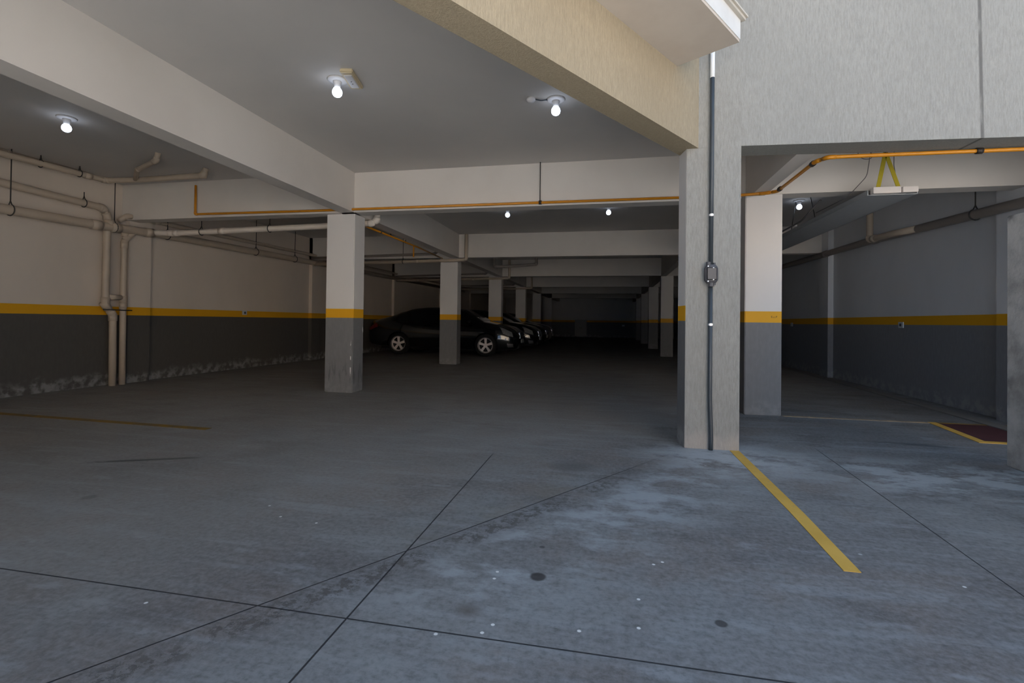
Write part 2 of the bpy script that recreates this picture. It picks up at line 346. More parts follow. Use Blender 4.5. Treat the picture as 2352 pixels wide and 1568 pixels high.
# facade: one storey of combed render above each opening
b = B(); prism(b, [dg(-10.5), dg(0.02), (.60, 4.455), dg(-.0, .19), dg(-10.5, .19)][0:2] + [(.609, 4.512), dg(-10.5, .19)], ZF, 6.2); prism(b, [dg(-10.5), dg(-6.6), dg(-6.6, .19), dg(-10.5, .19)], 0, ZF); struct(link('wall_diagonal', b, 'facadewarm'))  # unseen end behind the camera carried to the floor to dim the left bay
FX = [(.726, 4.330), (1.07, 4.334), (3.153, 4.475), (5.6, 4.64), (5.6, 4.89), (3.153, 4.76), (1.07, 4.585), (.62, 4.525)]
b = B(); prism(b, FX, ZF, 4.22); prism(b, [(1.60, 4.37), (3.153, 4.475), (16, 5.34), (16, 5.60), (3.153, 4.76), (1.60, 4.63)], 4.22, 6.7); box(b, 5.59, 16, 4.62, 4.86, 0, 4.1)  # unseen upper block added to keep the sun off the visible floor
struct(link('wall_front', b, 'facade'))
# unseen, behind the camera: pale paving and beige wall added to bounce sunlight inside
b = B(); box(b, -16, 16, -16, -.5, 0, .004); struct(link('floor_bounce', b, 'bouncepaving'))
b = B(); box(b, 2.5, 16, -13.4, -13, 0, 8.5); struct(link('wall_bounce', b, 'bouncewall'))
b = B(); box(b, 4.43, 4.9, 4.5, 4.75, 0, 2.6); struct(link('wall_return', b, 'paint'))

# pilasters on the side walls at every row
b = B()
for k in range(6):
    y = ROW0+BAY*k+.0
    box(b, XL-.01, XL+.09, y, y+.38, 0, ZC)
struct(link('trim_1', b, 'paintleft_dim'))
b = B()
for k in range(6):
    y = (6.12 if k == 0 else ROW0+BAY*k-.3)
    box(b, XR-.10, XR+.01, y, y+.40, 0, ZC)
struct(link('trim_2', b, 'paintright_skylit'))
b = B(); pts = [(3.93, 5.0), (4.09, 5.0), (4.24, 9), (4.33, 13), (4.33, 30), (4.20, 30), (4.18, 13), (4.08, 9)]
prism(b, pts, 0, .012); struct(link('trim_3', b, 'mortar'))

# balcony over the diagonal facade
bal = empty('balcony', dg(-.40)+(3.086,), 'beige balcony slab with a bright white edge jutting from the diagonal facade', 'balcony')
bi = bal.matrix_world
def rel(pts): return [(p[0]-bal.location.x, p[1]-bal.location.y) for p in pts]
t_end = -.398
b = B(); prism(b, rel([dg(t_end, 0), dg(t_end-.0, -.476), dg(-9, -.476), dg(-9, 0)]), 0.0, .018); link('soffit_panel', b, 'soffit', bal)
b = B(); prism(b, rel([dg(t_end, .0), dg(t_end, -.482), dg(-9, -.482), dg(-9, .0)]), .018, .157); link('slab', b, 'fascia', bal, label='white painted slab edge')
b = B(); prism(b, rel([dg(t_end+.03, .0), dg(t_end+.03, -.508), dg(-9, -.508), dg(-9, .0)]), .157, .178); link('coping_underlay', b, 'coping', bal)
b = B(); prism(b, rel([dg(t_end+.04, .0), dg(t_end+.04, -.522), dg(-9, -.522), dg(-9, .0)]), .178, .192); link('coping', b, 'coping', bal, label='thin pale coping')

# low unpainted wall on the right
b = B(); box(b, 2.97, 3.14, 1.8, 4.37, 0, 1.90, .006); tag(link('boundary_wall', b, 'rawconcrete'), 'low unpainted grey concrete wall with dark mould stains at the right edge', 'wall')

# ------------------------------------------------------------------ pillars
b = B(); prism(b, [(.635, 4.337), (.83, 4.331), (1.066, 4.334), (1.072, 4.583), (.600, 4.508)], 0, ZF+.01)
fp = link('facade_pillar', b, 'facade'); tag(fp, 'textured beige facade pillar with a dark conduit down its front', 'pillar')
b = B(); prism(b, [(.6325, 4.340), (.6365, 4.343), (.603, 4.505), (1.072, 4.579), (1.072, 4.589), (.597, 4.514)], 0, ZF+.005)
link('inner_painted_face', b, 'paint', fp, label='inner side painted white, ochre and grey like the garage columns')
ordl = ['nearest', 'second', 'third', 'fourth', 'fifth', 'sixth']
for k in range(6):
    y = ROW0+BAY*k
    b = B(); box(b, -4.04, -3.60, y+.04, y+.34, 0, ZB+.01, .008)
    if k == 0:
        lab = 'square column with chipped grey base, nearest in the left row, between the wall and the cars'
    else:
        lab = f'white, ochre and grey square column, {ordl[k]} from the camera in the left row'
    tag(link('garage_column', b, 'paintcol'), lab, 'column', 'columns of the left row')
for k in range(6):
    y = 6.08 if k == 0 else ROW0+BAY*k
    if k == 1: y = ROW0+BAY*k
    x0, x1 = (1.552, 1.950) if k == 0 else (1.60, 1.98)
    b = B(); box(b, x0, x1, y+.02, y+.34, 0, ZB+.01, .008)
    lab = ('wide banded column right behind the textured facade pillar, nearest in the right row' if k == 0 else
           f'white, ochre and grey square column, {ordl[k]} from the camera in the right row')
    tag(link('garage_column', b, 'paintcol'), lab, 'column', 'columns of the right row')

# ------------------------------------------------------------------ beams
for k in range(6):
    y = ROW0+BAY*k - (.05 if k == 0 else .0)
    b = B(); box(b, XL, 1.62, y, y+.22, ZB, ZC)
    lab = ('white cross beam above the nearest left column, carrying the orange gas pipe' if k == 0 else f'white cross beam over the main aisle, {ordl[k]} from the camera')
    tag(link('cross_beam', b, 'beam'), lab, 'beam', 'cross beams over the aisle')
    yy = 6.08 if k == 0 else y
    b = B(); box(b, 1.62, XR, yy, yy+.22, ZB-.01, ZC)
    lab = ('white cross beam over the right bay, just above the hanging metal tray' if k == 0 else f'white cross beam over the right bay, {ordl[k]} from the camera')
    tag(link('cross_beam', b, 'beam'), lab, 'beam', 'cross beams over the right bay')
b = B(); box(b, -3.775, -3.56, -4.2, YB, ZB, ZC); tag(link('long_beam', b, 'beam'), 'long pale beam running into the depth above the left row of columns', 'beam')
b = B(); box(b, 1.60, 1.755, 4.5, YB, ZB-.02, ZC); tag(link('long_beam', b, 'beam'), 'long beam above the right row of columns, starting at the facade', 'beam')

# ------------------------------------------------------------------ ceiling bulbs
def bulb_light(x, y, label):
    t = empty('ceiling_lamp', (x, y, ZC), label, 'lamp', 'bare bulbs on the ceiling')
    b = B(); lathe(b, [(.012, 0), (.082, 0), (.086, -.006), (.078, -.014), (.040, -.018), (.010, -.018)]); link('base_plate', b, 'plastic', t, True)
    b = B(); lathe(b, [(.012, -.012), (.034, -.014), (.036, -.03), (.027, -.045), (.026, -.068), (.018, -.072)]); link('lamp_socket', b, 'plastic', t, True)
    b = B(); lathe(b, [(.004, -.066), (.020, -.070), (.032, -.080), (.040, -.096), (.0425, -.112), (.039, -.130), (.028, -.144), (.014, -.151), (.003, -.153)]); link('bulb', b, 'bulb', t, True, label='glowing white bulb')
    return t
bulb_light(-5.60, 4.05, 'lit bare bulb on the ceiling above the left wall pipes')
bulb_light(-2.335, 3.81, 'lit bare bulb beside a yellowed box, in the middle of the near ceiling')
bulb_light(-.509, 4.50, 'lit bare bulb close to the diagonal facade beam')
bulb_light(-1.865, 8.77, 'small lit bulb in the second bay, left of the two above the aisle')
bulb_light(-.032, 8.83, 'small lit bulb in the second bay, right of the two above the aisle')
bulb_light(3.087, 8.86, 'small lit bulb above the metal tray in the right bay')
# yellowed box next to the second bulb
t = empty('emergency_light', (-2.19, 3.80, ZC), 'yellowed oblong plastic box on the ceiling beside the middle bulb', 'emergency light', rz=math.radians(12))
b = B(); box(b, -.055, .055, -.16, .14, -.035, 0, .008); link('housing', b, 'cream', t)
b = B(); box(b, -.035, .035, -.12, .10, -.045, -.034, .004); link('lens_cover', b, 'plastic', t)
for s in (-.02, .02):
    b = B(); lathe(b, [(.001, -.0445), (.005, -.0445), (.005, -.0475), (.001, -.0475)], (0, s, 0), 8); link('indicator', b, 'steel', t)
t = empty('motion_sensor', (-.735, 4.44, ZC), 'small grey sensor wired to the bulb near the facade beam', 'sensor')
b = B(); lathe(b, [(.01, 0), (.040, 0), (.042, -.018), (.030, -.036), (.008, -.042)]); link('sensor_head', b, 'plastic', t, True)
b = B(); tube(b, [(.035, 0, -.012), (.09, .02, -.02), (.15, .04, -.008)], .006, 8, .02); link('cable', b, 'conduit', t, True)
t = empty('motion_sensor', (-1.66, 8.70, ZC), 'small grey sensor beside the left bulb of the second bay', 'sensor')
b = B(); lathe(b, [(.01, 0), (.035, 0), (.038, -.02), (.020, -.034), (.006, -.036)]); link('sensor_head', b, 'plastic', t, True)

# ------------------------------------------------------------------ conduit on the facade pillar
cx, cy = .830, 4.312
t = empty('conduit', (cx, cy, 0), 'dark electrical conduit running down the front of the textured facade pillar', 'conduit')
b = B(); tube(b, [(.010, .0, .0), (.012, -.002, .12), (0, .0, .42), (-.001, 0, 1.40)], .0175, 16, .1); link('lower_tube', b, 'conduit', t, True)
b = B(); tube(b, [(0, 0, 1.54), (0, -.002, 2.5), (0, -.004, 2.62), (0, -.004, 3.12)], .0175, 16, .05); link('upper_tube', b, 'conduit', t, True)
b = B(); tube(b, [(0, -.004, 3.12), (0, -.004, 3.48)], .0185, 16); link('pale_length', b, 'conduitlight', t, True, label='pale upper length of conduit')  # top length drawn in a paler colour than the rest
for z in (1.963, 1.046):
    b = B(); tube(b, [(0, 0, z-.008), (0, 0, z+.008)], .0205, 16); box(b, -.012, .012, -.0225, -.016, z-.010, z+.010, .002); link('saddle_clip', b, 'screw', t, False, label='bright saddle clip')
jb = B(); lathe(jb, [(.02, -.078), (.034, -.078), (.050, -.060), (.056, -.045), (.056, .045), (.050, .060), (.034, .078), (.02, .078)], (0, 0, 0), 20)
for v_ in jb.verts: v_.co.y *= .62
# lathe along z is the body; hubs at both ends
tube(jb, [(-.022, -.005, .070), (-.022, -.005, .10)], .019, 12); tube(jb, [(.024, .0, .072), (.024, .0, .093)], .010, 10)
tube(jb, [(.0, -.002, -.070), (.0, -.002, -.105)], .022, 12); tube(jb, [(.028, .0, -.072), (.028, .0, -.093)], .010, 10)
bmesh.ops.translate(jb, verts=jb.verts, vec=(0, -.012, 1.468)); jo = link('junction_box', jb, 'boxgrey', t)
b = B(); box(b, -.038, .038, -.052, -.044, 1.418, 1.518, .004); link('lid', b, 'boxgrey', jo)
for sx_, sz_ in ((-.03, 1.53), (-.03, 1.405), (.012, 1.515), (.012, 1.420)):
    b = B(); lathe(b, [(.001, -.004), (.006, -.003), (.006, .003), (.001, .003)], (sx_, -.047, sz_), 8, 'y'); link('screw', b, 'screw', jo)

# ------------------------------------------------------------------ pipes
def ring_on(p, d, r, w, mat, parent, name='coupling'):
    p = Vector(p); d = Vector(d).normalized(); b = B(); tube(b, [p-d*w/2, p+d*w/2], r, 14); return link(name, b, mat, parent, True)
def run(name, pts, r, mat, label, cat, group=None, bend=.06, coup=(), cmat=None, elbows=True):
    """one pipe run: Empty at its first point, tube, collars at the bends"""
    o0 = Vector(pts[0]); t = empty(name, o0, label, cat, group); L = [Vector(p)-o0 for p in pts]
    b = B(); tube(b, L, r, 14, bend); link('pipe', b, mat, t, True)
    if elbows:
        for i in range(1, len(L)-1):
            d1 = (L[i-1]-L[i]); d2 = (L[i+1]-L[i])
            if d1.angle(d2) < math.radians(165):
                k = min(bend*1.25, d1.length*.4, d2.length*.4)
                b = B(); tube(b, [L[i]+d1.normalized()*k, L[i], L[i]+d2.normalized()*k], r*1.16, 14, bend); link('elbow', b, cmat or mat, t, True)
    for (i, f) in coup:
        p = L[i].lerp(L[i+1], f); ring_on(p, L[i+1]-L[i], r*1.17, r*2.2, cmat or mat, t)
    return t
def hanger(x, y, z, r, label, axis='y', rod_to=ZC, group='steel hangers of the pipes'):
    """threaded rod, split ring around a pipe"""
    t = empty('pipe_hanger', (x, y, z), label, 'hanger', group)
    b = B(); tube(b, [(0, 0, r+.045), (0, 0, rod_to-z)], .0065, 8); link('rod', b, 'steel', t, True)
    b = B(); R_ = r+.008; n_ = 18
    pts = [(R_*math.sin(a), 0, R_*math.cos(a)) for a in [2*math.pi*i/n_+.35 for i in range(n_)]]
    pts = [p if axis == 'y' else (0, p[0], p[2]) for p in pts]
    A_ = (0, 0, r+.05); tube(b, [A_]+pts[:n_-1]+[A_], .007, 6, caps=True); link('clamp_ring', b, 'steel', t, True)
    return t
PX = -7.35
# stack 1: thick sewer main along the left wall
t = run('sewer_pipe', [(PX, 1.0, 2.30), (PX, 5.80, 2.385), (PX, 6.75, 2.43), (PX, 12.0, 2.49), (PX, 24.0, 2.56)], .062, 'pvc',
        'thickest cream sewer pipe along the left wall, lowest of the three near pipes', 'pipe', coup=((0, .985), (1, .22), (1, .80)), elbows=False)
b = B(); tube(b, [(0, 4.93, .082), (0, 4.93, .19)], .055, 14); link('inlet_tee', b, 'pvc', t, True)
b = B(); tube(b, [(-.05, 5.21, .085), (-.05, 5.21, .0)], .045, 14); link('outlet_tee', b, 'pvc', t, True)
# second pipe that bends down to the floor
run('downpipe', [(-7.40, 1.0, 2.78), (-7.40, 5.86, 2.665), (-7.40, 5.935, 2.55), (-7.40, 5.93, 1.22), (-7.40, 6.045, 1.08), (-7.40, 6.06, 0.0)], .048, 'pvc',
    'cream pipe turning from the left wall down to the floor, left of the two downpipes', 'pipe', 'downpipes on the left wall', bend=.09, coup=((3, .0), (4, .04), (2, .95)))
run('downpipe', [(PX, 6.34, 2.40), (-7.40, 6.235, 2.28), (-7.40, 6.20, 2.20), (-7.40, 6.20, 1.25), (-7.40, 6.21, 0.0)], .043, 'pvc',
    'cream downpipe dropping from the thick sewer pipe, right of the two downpipes', 'pipe', 'downpipes on the left wall', bend=.05, coup=((3, .02), (2, .92), (2, .04)))
b = B(); tube(b, [(-7.40, 5.97, 1.345), (-7.40, 6.17, 1.345)], .040, 12); tag(link('pipe_bridge', b, 'pvc', None, True), 'short cream stub joining the two downpipes above the ochre band', 'pipe fitting')
b = B(); tube(b, [(-7.345, 5.86, 1.155), (-7.345, 6.30, 1.150)], .008, 8); tag(link('pipe_strap', b, 'steel', None, True), 'thin steel strap across both downpipes at the ochre band', 'strap')
# second line beyond the downpipes
run('wall_pipe', [(-7.38, 6.10, 2.52), (-7.38, 6.22, 2.62), (-7.38, 7.25, 2.635), (-7.38, 11.6, 2.672), (-7.38, 24, 2.72)], .036, 'pvc',
    'thin cream pipe on the left wall running away above the thick sewer pipe', 'pipe', coup=((1, .5), (2, .1)))
# high pipes under the ceiling
run('ceiling_pipe', [(-7.25, 1.0, 2.93), (-7.25, 4.5, 3.01), (-7.20, 5.75, 3.03), (-6.62, 5.80, 3.03), (-5.56, 5.76, 3.03), (-5.52, 5.76, ZC)], .038, 'pvc',
    'cream pipe high under the left ceiling, turning right to an elbow', 'pipe', bend=.05, coup=((0, .75), (1, .8), (4, .1)))
run('branch_pipe', [(-6.75, 5.80, 3.03), (-6.35, 5.48, 3.06), (-5.68, 5.15, 3.045), (-5.62, 5.12, ZC)], .030, 'pvc',
    'short cream branch slanting to its own elbow in the ceiling above the corner', 'pipe', bend=.05, coup=((1, .06), (1, .93)))
run('small_ceiling_pipe', [(-7.36, 1.0, 3.04), (-7.36, 5.6, 3.10)], .016, 'pvc', 'thinnest cream pipe tight under the ceiling at the left wall', 'pipe', coup=((0, .8),), elbows=False)
# cross pipes from the wall to the left row of columns
run('cross_pipe', [(PX, 6.60, 2.43), (-7.09, 6.76, 2.44), (-4.35, 6.80, 2.495), (-3.56, 6.80, 2.515), (-3.47, 6.80, 2.56), (-3.45, 6.80, 2.70)], .046, 'pvcwhite',
    'pale pipe crossing from the left wall behind the nearest column to an elbow', 'pipe', 'pipes crossing to the left row', bend=.06, coup=((1, .02), (1, .34)))
for k, (zz, x1) in enumerate(((2.50, -3.35), (2.50, -3.30), (2.50, -3.3))):
    y = ROW0+BAY*(k+1)-.10
    w = ['second', 'third', 'fourth'][k]
    run('cross_pipe', [(PX, y, zz-.06), (x1-.06, y, zz), (x1, y, zz+.03), (x1, y, ZC-.02)], .040, 'pvc', f'cream pipe crossing just in front of the {w} left column', 'pipe', 'pipes crossing to the left row', bend=.05, coup=((0, .2), (0, .7)))
    run('cross_pipe', [(PX, y-.12, zz+.08), (-4.1, y-.12, zz+.14), (-4.02, y-.12, zz+.2), (-4.02, y-.12, ZC-.02)], .030, 'pvcdark', f'thinner brownish pipe crossing above its neighbour near the {w} left column', 'pipe', 'pipes crossing to the left row', bend=.05)
run('looped_pipe', [(-3.35, 14.0, ZC), (-3.35, 14.0, 2.72), (-3.30, 14.0, 2.66), (-2.2, 14.0, 2.72), (-2.1, 14.0, 2.74), (-2.1, 14.0, ZC)], .040, 'pvcdark', 'short pipe loop dropping from the ceiling above the parked cars', 'pipe', bend=.06)
# hangers
hanger(PX, 4.70, 2.366, .062, 'steel hanger holding the thick sewer pipe near the left edge of the photo')
hanger(PX, 6.00, 2.395, .062, 'steel hanger at the corner where the downpipes leave')
hanger(-7.40, 5.60, 2.671, .048, 'short steel clamp on the pipe just before its bend', rod_to=2.83)
hanger(PX, 6.90, 2.435, .062, 'steel ring on the thick sewer pipe right of the downpipes')
hanger(PX, 9.0, 2.455, .062, 'steel hanger on the sewer pipe, half way to the nearest column')
hanger(PX, 10.3, 2.47, .062, 'steel hanger on the sewer pipe just left of the nearest column')
hanger(-6.55, 6.768, 2.451, .046, 'steel hanger at the left end of the pale cross pipe', 'x')
hanger(-5.30, 6.785, 2.475, .046, 'steel hanger at the middle of the pale cross pipe', 'x')
hanger(-4.95, 11.08, 2.48, .040, 'steel hanger right of the nearest column, in the second bay', 'x')
hanger(-7.25, 4.95, 3.02, .038, 'small ring on the high ceiling pipe at the far left'); hanger(-7.22, 5.40, 3.028, .038, 'small ring on the high ceiling pipe before its corner')

# orange gas line
GZ = 2.598; GY = 6.235
g = run('gas_pipe', [(-6.15, GY, ZC-.08), (-6.15, GY, 2.612), (-4.28, GY, 2.600), (.86, GY, 2.598), (1.42, 6.02, 2.55), (1.72, 5.93, 2.535), (1.72, 4.66, 2.522), (1.76, 4.575, 2.500), (3.27, 4.655, 2.500), (5.3, 4.77, 2.50)][:4], .0165, 'gas',
        'orange-yellow gas pipe along the nearest cross beam, left of the facade pillar', 'pipe', bend=.03)
for x, w in ((-3.70, .10),): ring_on((x+6.15, 0, 2.600-(ZC-.08)), (1, 0, 0), .024, w, 'brass', g, 'pipe_joint')
ring_on((-.895+6.15, 0, 2.600-(ZC-.08)), (1, 0, 0), .026, .035, 'brass', g, 'pipe_clamp')
b = B(); tube(b, [(-.90, GY+.01, 2.615), (-.90, GY+.01, ZC)], .006, 8); tag(link('clamp_rod', b, 'steel', None, True), 'thin rod from the ceiling to the gas pipe clamp above the aisle', 'rod')
g = run('gas_pipe', [(.86, GY, 2.598), (1.30, 6.00, 2.535), (1.70, 5.90, 2.528), (1.80, 5.80, 2.520), (1.80, 4.80, 2.520), (1.85, 4.66, 2.512), (3.31, 4.70, 2.512), (4.35, 4.77, 2.512)], .0165, 'gas',
        'orange gas pipe bending around the right bay under the facade beam', 'pipe', bend=.05)
for p, d in (((1.795, 5.70, 2.520), (0, 1, 0)), ((1.80, 4.85, 2.518), (0, 1, 0)), ((2.99, 4.689, 2.512), (1, .05, 0))):
    ring_on(Vector(p)-Vector((.86, GY, 2.598)), d, .025, .045, 'brass', g, 'pipe_clamp')
g = run('gas_pipe', [(-3.79, 6.7, 2.53), (-3.80, 9.2, 2.525), (-3.88, 10.9, 2.52)], .016, 'gas', 'thin dark-yellow gas pipe under the long beam behind the nearest column', 'pipe', elbows=False, coup=((0, .35),), cmat='brass')
g = run('gas_pipe', [(-3.80, 9.0, 2.525), (-3.80, 9.0, 2.30)], .014, 'gas', 'short vertical drop of the dark-yellow gas pipe in the second bay', 'pipe', elbows=False)
for x, yy, z in ((-3.79, 7.95, 2.53), (-3.795, 8.6, 2.527)):
    b = B(); tube(b, [(x, yy, z-.02), (x, yy, ZB)], .008, 8); tag(link('clamp_rod', b, 'steel', None, True), f'tiny rod holding the dark-yellow gas pipe, {"nearer" if yy < 8 else "farther"} of two', 'rod')

# right bay: long metal tray hung with yellow straps
t = empty('cable_tray', (2.9, 5.785, 2.435), 'long galvanised tray hanging under the beams of the right bay', 'cable tray')
b = B(); box(b, -.22, .24, 0, 12, 0, .006); link('tray_base', b, 'tray', t)
b = B(); box(b, -.225, -.215, 0, 12, 0, .055); link('side_rail', b, 'tray', t)
b = B(); box(b, .235, .245, 0, 12, 0, .055); link('side_rail', b, 'tray', t)
b = B(); tube(b, [(-.29, 1.0, .20), (-.30, 1.6, .06), (-.29, 4, .05), (-.30, 8, .05)], .012, 8, .1); link('cable', b, 'wire', t, True)
for yy in (1.9,):
    b = B(); lathe(b, [(.004, -.02), (.022, -.02), (.022, .02), (.004, .02)], (-.27, yy, .06), 12); link('cable_gland', b, 'traywhite', t)
b = B(); box(b, 2.70, 2.958, 5.715, 5.78, 2.440, 2.505, .004); tag(link('end_box', b, 'traywhite'), 'white metal box across the near end of the tray, under the yellow straps', 'metal box')
b = B(); box(b, 2.972, 3.115, 5.715, 5.76, 2.443, 2.500, .004); tag(link('end_box', b, 'traywhite'), 'small white plate at the right corner of the tray end', 'metal box')
apex = Vector((2.825, 5.745, 2.875))
for (x, lab) in ((2.757, 'yellow strap holding the tray, left of the pair'), (2.943, 'yellow strap holding the tray, slanted right of the pair')):
    b = B(); p0, p1 = apex, Vector((x, 5.745, 2.508))
    dx = .020
    for k_ in (0,):
        vs = [b.verts.new(v) for v in ((p0.x-dx, p0.y-.003, p0.z), (p0.x+dx, p0.y-.003, p0.z), (p1.x+dx, p1.y-.003, p1.z), (p1.x-dx, p1.y-.003, p1.z),
                                       (p0.x-dx, p0.y+.003, p0.z), (p0.x+dx, p0.y+.003, p0.z), (p1.x+dx, p1.y+.003, p1.z), (p1.x-dx, p1.y+.003, p1.z))]
        for q in ((0, 1, 2, 3), (7, 6, 5, 4), (0, 4, 5, 1), (1, 5, 6, 2), (2, 6, 7, 3), (3, 7, 4, 0)): b.faces.new([vs[i] for i in q])
    tag(link('hanging_strap', b, 'strap'), lab, 'strap', 'yellow straps of the tray')
b = B(); tube(b, [apex-Vector((0, 0, .02)), (apex.x, apex.y, ZC)], .008, 8); tag(link('strap_hook', b, 'steel', None, True), 'steel hook between the ceiling and the yellow straps', 'hook')
b = B(); tube(b, [(2.93, 5.79, ZC), (2.925, 5.79, 2.75), (2.96, 5.79, 2.50)], .004, 6); tag(link('hanging_cable', b, 'wire', None, True), 'thin grey cable dropping straight beside the right yellow strap', 'cable')
b = B(); tube(b, [(2.66, 5.9, ZC), (2.63, 5.9, 2.92), (2.68, 5.9, 2.86), (2.78, 5.9, 2.86), (2.76, 5.9, 2.95), (2.70, 5.85, 2.66), (2.62, 6.1, 2.50), (2.60, 6.9, 2.50)], .004, 6, .05)
tag(link('hanging_cable', b, 'wire', None, True), 'thin looped cable left of the yellow straps curling onto the tray', 'cable')
for yy, xx in ((8.6, 3.16), (8.9, 3.05)):
    b = B(); tube(b, [(xx, yy, ZC), (xx-(.10 if yy > 8.7 else -.10), yy-.05, 2.52)], .006, 6)
    tag(link('hanging_wire', b, 'steel', None, True), 'thin dark wire from the ceiling to the tray beside the small bulb, ' + ('leaning left' if yy > 8.7 else 'leaning right'), 'wire', 'wires by the small bulb')
# right wall pipe
t = run('wall_pipe', [(4.30, 4.9, 2.33), (4.30, 6.2, 2.385), (4.30, 9.2, 2.485), (4.30, 13.5, 2.53), (4.30, 24, 2.56)], .058, 'pvcdark', 'grey-brown pipe running along the top of the right wall', 'pipe', elbows=False, coup=((1, .95), (2, .4)))
run('drop_pipe', [(4.19, 8.98, ZC), (4.19, 8.98, 2.47), (4.19, 8.30, 2.45), (4.26, 7.9, 2.44)], .048, 'pvc', 'pinkish cream pipe dropping from the ceiling into the right wall pipe', 'pipe', bend=.05, coup=((1, .2),))
hanger(4.30, 6.80, 2.405, .058, 'steel hanger on the pipe of the right wall')

# sockets
for (x, y, z, lab, face) in ((XR, 8.557, 1.073, 'pale socket plate under the ochre band of the right wall, nearer of two', -1), (XR, 13.14, 1.064, 'tiny pale socket plate on the right wall beside the wide banded column', -1),
                             (XL, 8.957, 1.167, 'small cream socket plate on the ochre band of the left wall', 1)):
    t = empty('wall_socket', (x, y, z), lab, 'socket')
    b = B(); x0, x1 = (0, .012) if face > 0 else (-.012, 0); box(b, x0, x1, -.075, .055, -.045, .045, .003); link('socket_plate', b, 'socket', t)
    b = B(); x0, x1 = (.012, .016) if face > 0 else (-.016, -.012); box(b, x0, x1, -.03, .02, -.022, .022, .002); link('socket_face', b, 'boxgrey' if y < 10 else 'plastic', t)
t = empty('wall_socket', (.98, YB, .86), 'tiny pale socket plate on the dark back wall', 'socket')
b = B(); box(b, -.09, .09, -.02, 0, -.06, .06, .004); link('socket_plate', b, 'socket', t)
b = B(); box(b, -.03, .03, -.026, -.02, -.03, .03, .002); link('socket_face', b, 'plastic', t)
t = empty('storage_cabinet', (-2.0, 35.1, 0), 'pale grey cabinet standing against the far back wall', 'cabinet')
b = B(); box(b, -.41, .41, -.25, .25, .05, 1.25, .01); link('body', b, 'cabinet', t)
for s in (-1, 1):
    b = B(); box(b, min(.01*s, .40*s), max(.01*s, .40*s), -.268, -.25, .08, 1.22, .004); d_ = link('door', b, 'cabinet', t)
    b = B(); tube(b, [(.05*s, -.285, .60), (.05*s, -.285, .74)], .008, 8); link('handle', b, 'steel', d_, True)
b = B()
for sx_ in (-.36, .36):
    for sy_ in (-.2, .2): box(b, sx_-.03, sx_+.03, sy_-.03, sy_+.03, 0, .05)
link('feet', b, 'steel', t)

# ------------------------------------------------------------------ floor markings
def strip(name, pts, mat, lab, cat='floor marking', group=None, z=.003):
    b = B(); prism(b, pts, 0, z); return tag(link(name, b, mat), lab, cat, group)
strip('parking_line', [(.994, 2.331), (1.062, 2.331), (1.076, 3.0), (1.066, 4.328), (.992, 4.328), (1.004, 3.0)], 'line', 'bright yellow parking line running from the facade pillar towards the camera')
strip('parking_line', [(-7.45, 4.02), (-3.70, 3.905), (-3.70, 3.985), (-7.45, 4.10)], 'fadedline', 'faded yellow parking line on the dark floor at the left')
strip('parking_line', [(1.97, 6.085), (3.44, 6.085), (3.44, 6.15), (1.97, 6.15)], 'paleline', 'pale worn line from the wide banded column to the red floor patch')
t = empty('floor_patch', (0, 0, 0), 'dark red painted floor patch framed in yellow at the foot of the right wall', 'floor marking')
b = B(); prism(b, [(3.40, 5.26), (4.20, 5.26), (4.25, 6.10), (3.50, 6.10)], 0, .003); link('red_area', b, 'redpaint', t)
b = B(); prism(b, [(3.31, 5.18), (4.30, 5.18), (4.30, 5.255), (3.40, 5.255), (3.52, 6.15), (3.44, 6.15)], 0, .0045); link('yellow_border', b, 'line', t)
b = B(); prism(b, [(3.52, 6.10), (4.28, 6.10), (4.28, 6.15), (3.52, 6.15)], 0, .0045); link('far_border', b, 'fadedline', t)

# ------------------------------------------------------------------ cars
def lerp(a, b, t): return a+(b-a)*t
def curve(tab, x):
    if x <= tab[0][0]: return tab[0][1]
    for (x0, y0), (x1, y1) in zip(tab, tab[1:]):
        if x <= x1:
            t = (x-x0)/(x1-x0); t = t*t*(3-2*t)*.5+t*.5; return lerp(y0, y1, t)
    return tab[-1][1]
TOP = [(-2.41, .86), (-2.36, .98), (-2.28, 1.05), (-1.95, 1.12), (-1.75, 1.17), (-1.3, 1.33), (-.9, 1.445), (-.5, 1.48), (0, 1.482), (.35, 1.46), (.60, 1.42), (1.0, 1.24), (1.38, 1.045), (1.75, .985), (2.10, .90), (2.30, .80), (2.39, .70), (2.41, .64)]
BOT = [(-2.41, .40), (-2.3, .27), (-2.0, .22), (-1.3, .20), (1.5, .19), (2.1, .20), (2.32, .22), (2.41, .34)]
WID = [(-2.41, .66), (-2.36, .75), (-2.2, .83), (-1.8, .885), (-1.2, .905), (0, .905), (1.2, .905), (1.8, .885), (2.15, .82), (2.33, .70), (2.41, .56)]
BELT = [(-2.41, .80), (-2.0, 1.0), (-1.3, 1.0), (0, .96), (1.2, .93), (1.9, .86), (2.3, .70), (2.41, .55)]
def ring(x):
    zt, zb, w, bl = curve(TOP, x), curve(BOT, x), curve(WID, x), curve(BELT, x)
    bl = min(bl, zt-.045); g = max(0., min(1., (zt-bl)/.45)); wr = lerp(w*.80, .585, g)
    h = bl-zb
    pts = [(0, zb), (w*.80, zb), (w*.955, zb+.05), (w*.99, zb+h*.25), (w, zb+h*.50), (w*.992, zb+h*.72), (w*.965, zb+h*.90), (w*.93, bl),
           (lerp(w*.93, wr, .33), lerp(bl, zt-.05*g-.02, .36)), (lerp(w*.93, wr, .68), lerp(bl, zt-.05*g-.02, .72)), (wr, zt-.05*g-.02), (wr*.86, zt-.018*g-.008), (wr*.5, zt-.002), (0, zt)]
    return pts
